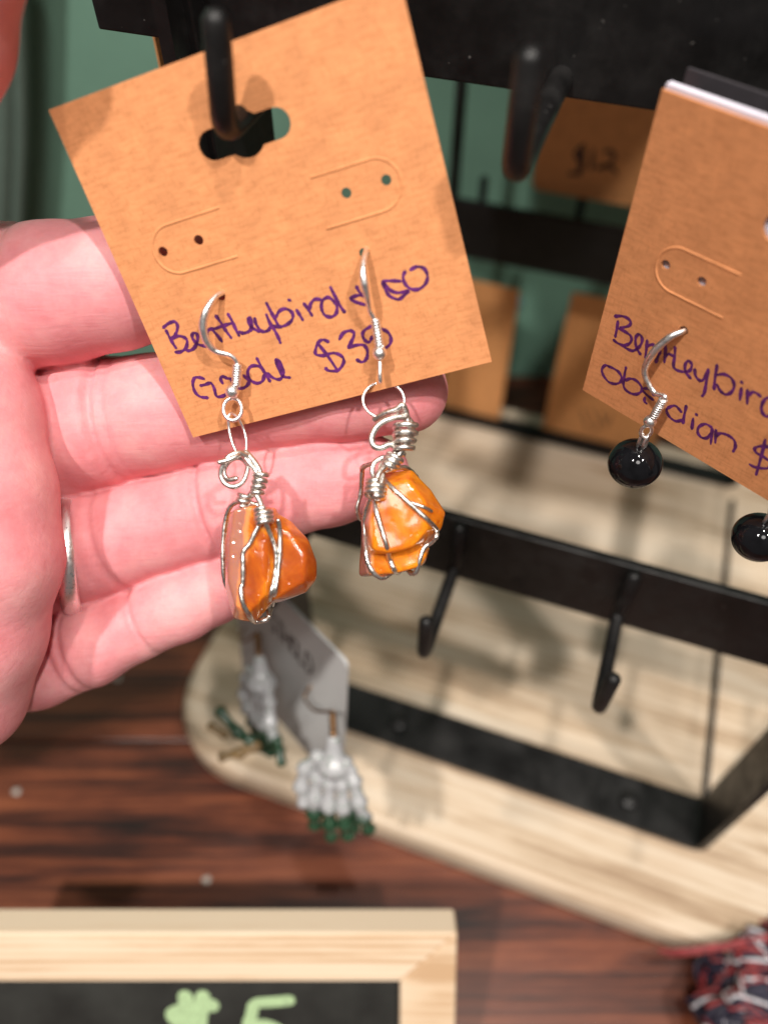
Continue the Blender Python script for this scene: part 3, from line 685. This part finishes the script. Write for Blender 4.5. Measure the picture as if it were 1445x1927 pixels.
mesh('wire_loop', tube(spline([P(*q) for q in ((466, 858, 119), (448, 852, 118), (430, 860, 117.6), (419, 878, 117.8), (416, 895, 118), (424, 910, 118), (440, 916, 118), (456, 908, 118.5), (464, 892, 119), (466, 875, 119.6), (452, 862, 120.2), (434, 866, 120.4), (422, 884, 120.4), (428, 902, 120.4), (446, 900, 120))], 6), .42, 8), W, eL, off=base)
mesh('wire_loop', tube(spline([P(*q) for q in ((412, 870, 116.8), (428, 866, 117), (446, 858, 117.6), (452, 852, 118.6))], 6), .40, 8), W, eL, off=base)
# ---- right amber earring
base = P(735, 1085, 128)
eR = empty('amber_earring', base); tag(eR, 'dangling earring with a chunky bright orange amber stone, hanging past the fingertips', 'earring', 'wire-wrapped amber earrings on the tilted card')
ear_wire(eR, base, [P(692, 462, D(692, 462) + 1.5), dp(690, 468, -.1), dp(686, 484, 1.9), dp(683, 510, 3.6), dp(686, 535, 4.2), dp(691, 560, 3.8), dp(696, 585, 2.8), dp(702, 596, 2.6), dp(706, 606, 2.5)],
         (dp(706, 602, 2.5), dp(714, 652, 2.7)), (dp(714, 664, 2.8), 1.08), dp(715, 694, 2.7), (.55, 1.9), M['silver'], flat=[.34, .36, .42, .55, .58, .45, .36, .36, .36], loopn=AX)
cj = P(722, 753, 119.5)
mesh('jump_ring', tube([cj + 3.25 * math.cos(t) * unit(AX + .15 * AZ) + 2.85 * math.sin(t) * unit(AY - .1 * AZ) for t in np.linspace(0, 2 * math.pi, 40, endpoint=False)], .24, 8, closed=True), M['silver'], eR, off=base)
R1 = cl([(712, 915), (768, 905), (800, 945), (800, 1000), (775, 1030), (735, 1040), (705, 1035), (696, 990)], 116.8) + cl([(698, 905), (728, 890), (775, 884), (812, 922), (837, 965), (830, 995), (808, 1018), (760, 1040), (690, 1045), (684, 985)], 121) + cl([(700, 900), (780, 895), (825, 960), (800, 1015), (690, 1040)], 130)
R2 = cl([(684, 1040), (742, 1042), (798, 1030), (803, 1045), (790, 1066), (745, 1078), (690, 1082)], 119.6) + cl([(679, 975), (676, 1084), (735, 1084), (800, 1060), (808, 1030)], 123.5) + cl([(682, 985), (682, 1075), (740, 1075), (800, 1045)], 130)
M['stoneR'] = stone_mat('amber_bright', ((-1, 0, 0), 4.0, 7.2), [(.30, (.50, .11, .008)), (.45, (.68, .19, .008)), (.60, (.80, .27, .009)), (.75, (.58, .14, .010))])
soR, bvR = hull_stone('amber_stone', [R1, R2], M['stoneR'], eR, base)
tag(soR, 'angular bright orange amber stone with a ledge along its lower edge')
wire(bvR, eR, base, [(697, 938), (688, 965), (685, 1000), (687, 1035), (692, 1058), (703, 1078), (718, 1087, 120), (733, 1080, 121.5), (740, 1070, 123)], .42)
wire(bvR, eR, base, [(704, 938), (709, 965), (720, 1000), (726, 1025), (733, 1052), (741, 1072), (748, 1077, 122), (753, 1072, 124)], .42)
wire(bvR, eR, base, [(722, 905), (742, 922), (765, 942), (787, 962), (806, 980), (820, 998), (822, 1010, 119), (810, 1022, 120), (798, 1032, 120), (791, 1055, 120), (784, 1074, 120.5), (774, 1079, 121.5), (764, 1070, 123)], .42)
wire(bvR, eR, base, [(765, 942), (785, 949), (800, 955), (812, 961)], .28)
wire(bvR, eR, base, [(704, 872, 120), (684, 878, 122), (679, 895, 123), (677, 930, 124), (671, 955, 124.5), (674, 970, 125), (680, 978, 126)], .42)
wire(bvR, eR, base, [(716, 890, 119.5), (735, 885, 119.5), (757, 881, 121), (772, 886, 123), (784, 898, 125)], .42)
mesh('wrap_coil', tube(helix(P(708, 908, 116.0), P(704, 936, 115.4), 1.25, 3.0, 14), .50, 8), W, eR, off=base)
mesh('wrap_coil', tube(helix(P(764, 800, 118), P(758, 852, 117.6), 1.75, 3.7, 16, 1.35), .44, 8), W, eR, off=base)
mesh('wrap_coil', tube(helix(P(745, 858, 117.6), P(730, 878, 117.4), 1.15, 2.6, 14, 1.0), .46, 8), W, eR, off=base)
mesh('wire_loop', tube(spline([P(*q) for q in ((764, 784, 118), (740, 786, 117.4), (714, 798, 117), (700, 820, 117), (702, 838, 117), (716, 843, 117.2), (734, 836, 117.6), (746, 842, 118))], 7), .50, 8), W, eR, off=base)
mesh('wire_loop', tube(spline([P(*q) for q in ((704, 790, 119.4), (724, 778, 118.4), (746, 770, 117.8), (757, 762, 117.6), (764, 776, 118.2), (768, 800, 118.4))], 7), .46, 8), W, eR, off=base)
mesh('wire_stem', tube(spline([P(*q) for q in ((757, 764, 119), (763, 790, 118.6), (772, 806, 118.2), (760, 840, 118), (742, 866, 117.8), (722, 880, 117.2), (712, 893, 116.6), (706, 912, 116.2))], 6), .50, 8), W, eR, off=base)
mesh('wire_stem', tube(spline([P(*q) for q in ((766, 786, 119.6), (776, 804, 119), (764, 838, 118.8), (738, 862, 118.4), (718, 876, 118), (720, 898, 117), (715, 915, 116.4))], 6), .48, 8), W, eR, off=base)
mesh('wire_stem', tube(spline([P(*q) for q in ((722, 860, 118.4), (705, 870, 118.2), (700, 888, 118), (706, 905, 117.4))], 6), .42, 8), W, eR, off=base)

# ---- obsidian earrings
def bead_earring(u, label, bpx, brad, lean):
    hole = side.w(u, 29.8)
    B = P(*bpx); base = B - Z * brad
    e = empty('bead_earring', base); tag(e, label, 'earring', 'black bead earrings on the upright card')
    sx = side.x; nz = -side.z
    top = B + Z * (brad * .96); eye = top + Z * 3.6 + nz * .2; bead = eye + Z * 2.3; ca = bead + Z * 1.0 + sx * .3; cb = ca + Z * 4.2 + sx * .5
    bulge = hole + nz * 2.6 - sx * 2.3 - Z * 4.0
    pts = [hole + side.z * 1.4, hole + nz * .2, hole + nz * 1.5 - sx * 1.1 - Z * 1.0, bulge, bulge - Z * 3.6 - sx * .2 + nz * .3, (bulge - Z * 6 + cb) / 2 + sx * .1, cb + Z * .6, cb]
    ear_wire(e, base, pts, (cb, ca), (bead, 1.05), eye, (.85, 1.35), M['silver'], flat=[.42, .45, .6, .6, .48, .42, .42, .42], loopn=unit(nz + .9 * sx))
    for s_ in (-1, 1):
        c = top + Z * .9 + sx * .45 * s_; mesh('link', tube([c + .55 * math.cos(t) * nz + 1.7 * math.sin(t) * Z for t in np.linspace(0, 2 * math.pi, 18, endpoint=False)], .26, 7, closed=True), M['silver'], e, off=base)
    v, f = ball((0, 0, 0), brad, 4, (1.04, 1.0, .95))
    mesh('black_bead', (v + B, f), M['obsidian'], e, off=base)
    mesh('pin_end', ball(B - Z * (brad + .1) - sx * .6 + nz * .6, .62, 2), M['wire'], e, off=base)
bead_earring(13.42, 'black bead earring at the left of the upright card, bead fully visible', (1194, 872, 131.5), 4.4, 0)
bead_earring(36.07, 'black bead earring cut off by the right edge of the picture', (1427, 1011, 121.6), 4.0, 0)

# ------------------------------------------------------------------ grey card with skeleton-hand earrings
gd = unit(np.array([.667, -.745, 0])); cz = unit(np.array([.02, -.57, -.82]))
tr = P(652, 1248, 190); tlp = P(437, 1030, 190 * 1.154); brp = P(640, 1490, 190 * 1.2)
g_w, g_h = float(np.linalg.norm(tlp - tr)), float(np.linalg.norm(brp - tr)); gz = unit(brp - tr)
grey = Card('earring_card', tlp, tr, tlp + gz * g_h, M['grey_card'], 'grey card turned sideways holding two white skeleton hand earrings', size=(g_w, g_h), r=2.2, holes=False, th=.9)
def letter(ch):
    L = {'S': [[(.9, .1), (.5, 0), (.1, .2), (.5, .5), (.9, .75), (.5, 1), (.1, .9)]], 'T': [[(0, 0), (1, 0)], [(.5, 0), (.5, 1)]], 'H': [[(0, 0), (0, 1)], [(.9, 0), (.9, 1)], [(0, .5), (.9, .5)]],
         'O': [[(.5, 0), (.05, .35), (.1, .8), (.5, 1), (.9, .8), (.95, .3), (.5, 0)]], 'L': [[(0, 0), (0, 1), (.8, 1)]], 'D': [[(0, 0), (0, 1), (.6, .95), (.95, .5), (.6, .05), (0, 0)]]}
    return L[ch]
parts = []
for i, ch in enumerate('STHOLD'):
    for st in letter(ch):
        c = np.array(st, float) * [3.2, 7.5] + grey.uv(508, 1168) + (grey.uv(590, 1262) - grey.uv(508, 1168)) * (i / 6.0) - [0, 4.5]
        parts.append(ribbon(spline(c, 4) if ch in 'SOD' else np.vstack([np.linspace(a, b, 5) for a, b in zip(c, c[1:])]), .8, .06))
mesh('lettering', join(*parts), M['ink_dark'], grey.ob, smooth=False)
def enamel():
    m, nt, b = new_mat('white_enamel_green_tips'); tc = nt.nodes.new('ShaderNodeTexCoord'); sp = nt.nodes.new('ShaderNodeSeparateXYZ')
    nt.links.new(tc.outputs['Object'], sp.inputs[0]); ml = nt.nodes.new('ShaderNodeMath'); ml.operation = 'MULTIPLY_ADD'; ml.inputs[1].default_value = -1000
    nt.links.new(sp.outputs['Z'], ml.inputs[0]); v = coords(nt); nn = nt.nodes.new('ShaderNodeMath'); nn.operation = 'MULTIPLY'; nn.inputs[1].default_value = 5.0
    nt.links.new(noise(nt, v, .6, 2), nn.inputs[0]); nt.links.new(nn.outputs[0], ml.inputs[2])
    mr = nt.nodes.new('ShaderNodeMapRange'); mr.inputs[1].default_value = 22.0; mr.inputs[2].default_value = 24.0; nt.links.new(ml.outputs[0], mr.inputs[0])
    c = mix(nt, mr.outputs[0], (.36, .36, .37), (.014, .045, .022)); c = mix(nt, ramp(nt, noise(nt, v, 1.0, 2), [(.62, (0, 0, 0)), (.66, (1, 1, 1))]), c, (.12, .2, .13))
    nt.links.new(c, b.inputs['Base Color']); b.inputs['Roughness'].default_value = .25; return m
M['enamel'] = enamel()
def bone(a, b, r):
    a = np.array(a, float); b = np.array(b, float); return tube(np.linspace(a, b, 7), [r * 1.15, r * .95, r * .8, r * .78, r * .82, r, r * 1.12], 10)
def skel_hand():
    """x across, z down negative, y towards the viewer negative; wrist at the origin"""
    ps = [tube(np.linspace((0, 0, .5), (0, 0, -6), 8), [1.2, 1.4, 1.5, 1.7, 2.0, 2.6, 3.2, 3.4], 12)]
    ps.append(ball((0, 0, -6.5), 3.2, 3, (1.35, .55, .8)))
    spec = [(-3.4, -6.8, 5, 4.0, 3.2, -.10), (-1.1, -7.6, 5.4, 4.6, 3.4, -.02), (1.3, -7.4, 5.2, 4.2, 3.2, .05), (3.6, -6.4, 4.6, 3.6, 2.9, .22)]
    for x, z, a, b, c, tl in spec:
        p = np.array([x * .55, 0, -4.5]); q = np.array([x, -.3, z - 1.8]); ps.append(bone(p, q, 1.35))
        for L, bend in ((a, -.10), (b, .06), (c, .25)):
            e = q + np.array([tl * L, bend * L, -L]); ps.append(bone(q, e, 1.5 if L > 3.5 else 1.3)); q = e
    q = np.array([-3.0, -.2, -4.0])
    for e in ((-5.6, -.6, -7.0), (-6.4, -1.0, -11.2), (-5.9, -.8, -15.0)): ps.append(bone(q, e, 1.45)); q = np.array(e)
    return join(*ps)
sk_v, sk_f = skel_hand(); sk_v = sk_v * np.array([1.45, 1.35, 1.32])
leafm = simple('green_enamel', (.014, .045, .022), .3, var=.3)
def skel_earring(px, py, z, yaw, label, holeuv):
    p = P(px, py, z); c, s_ = math.cos(yaw), math.sin(yaw)
    zz = -cz; xx = np.array([c, s_, 0]); xx = unit(xx - zz * (xx @ zz)); yy = np.cross(zz, xx)
    e = empty('skeleton_hand_earring', mat=frame(p, xx, yy, zz)); tag(e, label, 'earring', 'skeleton hand earrings')
    Rm = np.stack([xx, yy, zz])
    mesh('skeleton_hand', (sk_v, sk_f), M['enamel'], e)
    hole = Rm @ (grey.w(*holeuv) - p)
    top = np.array([0, 0, 8.2])
    mesh('bronze_coil', join(tube(helix((0, 0, 2.6), (0, 0, 7.2), .75, 7, 10), .3, 6), tube([(0, 0, 2.4), (0, 0, 7.4)], .7, 10)), M['bronze'], e)
    mesh('bronze_bead', ball((0, 0, 1.5), 1.15, 2), M['bronze'], e)
    out = Rm @ (-grey.z)
    mid = hole + out * 2.2 - np.array([0, 0, 2.5])
    mesh('ear_hook', tube(spline([hole - out * 1.2, hole + out * .3, mid, mid * .5 + top * .5 + out * 1.0 - np.array([0, 0, 1.2]), top, np.array([0, 0, 7.0])], 6), .38, 8), M['bronze'], e)
    mesh('green_cuff', join(*[bone((x, .6, -19.5 - abs(x) * .3), (x * 1.05, 1.4, -27), 1.3) for x in (-6.6, -2.8, 1.2, 4.3)]), leafm, e)
skel_earring(628, 1392, 198, math.radians(-20), 'white skeleton hand earring with green fingertips seen from the front, nearer one', tuple(grey.uv(585, 1292)))
skel_earring(488, 1240, 218, math.radians(-60), 'white skeleton hand earring seen edge-on beside the grey card, farther one', tuple(grey.uv(462, 1182)))

goldm = simple('tarnished_gilt', (.14, .085, .03), .45, var=.4, vs=.6)
far = [o for o in bpy.data.objects if o.name.startswith('skeleton_hand_earring')][-1]
fm = np.array(far.matrix_world); fo = fm[:3, 3] / S; fR = fm[:3, :3]
def fl(*q): return fR.T @ (P(*q) - fo)
mesh('green_finger', join(bone(fl(414, 1338, 214), fl(448, 1378, 213), 1.5), bone(fl(448, 1378, 213), fl(476, 1398, 214), 1.8)), leafm, far)
mesh('gilt_finger', join(bone(fl(418, 1424, 212), fl(452, 1416, 212), 1.4), bone(fl(452, 1416, 212), fl(484, 1404, 213), 1.6), bone(fl(396, 1366, 214), fl(424, 1384, 214), 1.1)), goldm, far)
mesh('green_finger', join(bone(fl(522, 1392, 214), fl(530, 1436, 213), 1.3)), leafm, far)

# ------------------------------------------------------------------ price sign
LEAN = math.radians(39)
sc = P(860, 1756, 203)                                   # top right corner of the sign's front face
sx, sup, sn = np.array([1, 0, 0.0]), np.array([0, math.sin(LEAN), math.cos(LEAN)]), np.array([0, -math.cos(LEAN), math.sin(LEAN)])
Wd, Ht, RW, TK = 150.0, sc[2] / math.cos(LEAN) + 6, 15.0, 9.3
Ht = (sc[2] - TK * math.sin(LEAN) * 0) / math.cos(LEAN)
so = sc - sx * Wd - sup * Ht                             # lower left front corner
SM = frame(so, sx, sup, sn)
sign = empty('price_sign', mat=SM); tag(sign, 'small chalkboard price sign in a pale pine frame leaning back on the table', 'sign')
def rail(quad):                                          # mitred rail: front quad extruded backwards with softened edges
    bm = bmesh.new(); a = [bm.verts.new((*q, 0)) for q in quad]; b = [bm.verts.new((*q, -TK)) for q in quad]
    bm.faces.new(a); bm.faces.new(b[::-1])
    for i in range(4): j = (i + 1) % 4; bm.faces.new((a[j], a[i], b[i], b[j]))
    bmesh.ops.recalc_face_normals(bm, faces=bm.faces[:]); bmesh.ops.bevel(bm, geom=bm.edges[:], offset=.55, segments=2, affect='EDGES', profile=.5); return from_bm(bm)
g = .06
mesh('top_rail', rail([(RW + g, Ht - RW), (Wd - RW - g, Ht - RW), (Wd - g, Ht), (g, Ht)]), M['pine'], sign, smooth=False)
mesh('bottom_rail', rail([(g, 0), (Wd - g, 0), (Wd - RW - g, RW), (RW + g, RW)]), M['pine'], sign, smooth=False)
mesh('side_rail', rail([(0, g), (RW, RW + g), (RW, Ht - RW - g), (0, Ht - g)]), M['pine_v'], sign, smooth=False)
mesh('side_rail', rail([(Wd, g), (Wd, Ht - g), (Wd - RW, Ht - RW - g), (Wd - RW, RW + g)]), M['pine_v'], sign, smooth=False)
mesh('chalkboard', box((Wd / 2, Ht / 2, -5.4), (Wd - 2 * RW + 4, Ht - 2 * RW + 4, 3)), M['chalkboard'], sign, smooth=False)
def suv(px, py):
    p = on_plane(px, py, so - sn * 3.9, sn) - so; return np.array([p @ sx, p @ sup])
def mark(strokes, w, name):
    parts = []
    for st in strokes:
        c = spline(np.array([suv(*q) for q in st]), 6); m = len(c)
        v, f = tube([(x, y, 0) for x, y in c], w / 2, 14); v[:, 2] = v[:, 2] * .02 - 3.84 + random.random() * .02; parts.append((v, f))
    return mesh(name, join(*parts), M['chalk'], sign, smooth=False)
kz = .22145; mk = lambda st: [[(280 + x * kz, 1830 + y * kz) for x, y in s] for s in st]
mark(mk([[(310, 190), (318, 300), (322, 460), (330, 620), (335, 760)], [(462, 190), (445, 330), (430, 480), (425, 620), (425, 760)],
         [(555, 285), (470, 270), (330, 305), (205, 350), (280, 440), (400, 500), (520, 560), (500, 680), (360, 700), (220, 660)]]), 4.1, 'dollar_mark')
mark(mk([[(1205, 235), (1050, 250), (905, 268), (875, 360), (850, 450), (980, 440), (1100, 490), (1160, 600), (1080, 720), (900, 740)]]), 3.3, 'figure_five')
mesh('back_leg', box((Wd / 2, Ht * .40, -TK - 15), (26, Ht * .62, 3.5), .5, 2, np.array([[1, 0, 0], [0, math.cos(.42), math.sin(.42)], [0, -math.sin(.42), math.cos(.42)]])), M['pine_v'], sign, smooth=False)

# ------------------------------------------------------------------ dark pouch at the right front
def pouch_mat():
    m, nt, b = new_mat('dark_printed_cloth'); v = coords(nt); a = noise(nt, v, .09, 3, .5, 1.5); c = noise(nt, v, .12, 2, .5, 2)
    col = ramp(nt, a, [(.60, (.012, .010, .022)), (.63, (.33, .03, .03)), (.68, (.33, .03, .03)), (.70, (.02, .015, .03))])
    col = mix(nt, ramp(nt, c, [(.66, (0, 0, 0)), (.70, (1, 1, 1))]), col, (.4, .38, .42))
    nt.links.new(col, b.inputs['Base Color']); b.inputs['Roughness'].default_value = .35; bump(nt, b, noise(nt, v, .12, 4), .5, 2.0); return m
from mathutils import noise as mn
pc = on_plane(1440, 1925, (0, 0, 0), (0, 0, 1)) + np.array([14, -6, 0])
v, f = ball((0, 0, 0), 1, 5); out = []
for q in v:
    n_ = mn.fractal(Vector(q * 2.1), 1, 2, 4); r = 1 + .22 * n_
    out.append((q[0] * 37 * r, q[1] * 33 * r, max(q[2] * 20 * r + 15, 0.0)))
po = empty('printed_pouch', pc); tag(po, 'crumpled dark navy pouch with red and white print lying at the right front corner', 'pouch')
mesh('cloth_body', (np.array(out), f), pouch_mat(), po)
def threads(name, mt, n, seed, spread, r):
    rg = random.Random(seed); parts = []
    for i in range(n):
        th = rg.uniform(.2, 1.0) * math.pi + rg.uniform(-.4, .4); ph = rg.uniform(.15, 1.35); pts = []; dth = rg.uniform(-.5, .5); dph = rg.uniform(.25, .75)
        for k in range(6):
            a_, b_ = th + dth * k / 5 + rg.uniform(-.07, .07), ph + dph * k / 5
            q = np.array([math.cos(a_) * math.sin(b_), math.sin(a_) * math.sin(b_), math.cos(b_)]); n_ = mn.fractal(Vector(q * 2.1), 1, 2, 4); rr = (1 + .22 * n_) * spread
            pts.append((q[0] * 37 * rr, q[1] * 33 * rr, max(q[2] * 20 * rr + 15, .6)))
        parts.append(tube(spline(pts, 4), r * rg.uniform(.7, 1.3), 6))
    tag(mesh(name, join(*parts), M[mt], po), kind='stuff')
M['navy'] = simple('navy_thread', (.016, .013, .03), .6, var=.4)
threads('navy_threads', 'navy', 160, 1, 1.03, .55)
threads('red_threads', 'red', 60, 2, 1.05, .55)
threads('white_threads', 'white', 34, 3, 1.06, .5)
rg = random.Random(9); parts = []
for i in range(9):                                       # frayed red hem trailing to the left
    o_ = rg.uniform(-9, 9); e_ = rg.uniform(0, 40)
    parts.append(tube(spline([P(1235 + e_, 1793 + o_ * .7 + rg.uniform(-5, 5), 247), P(1300, 1792 + o_, 244), P(1370, 1782 + o_, 243), P(1450, 1768 + o_ * 1.2, 242), P(1510, 1756 + o_, 242)], 6), rg.uniform(.35, .6), 6))
tag(mesh('frayed_hem', join(*parts), M['red'], po, off=pc), kind='stuff')
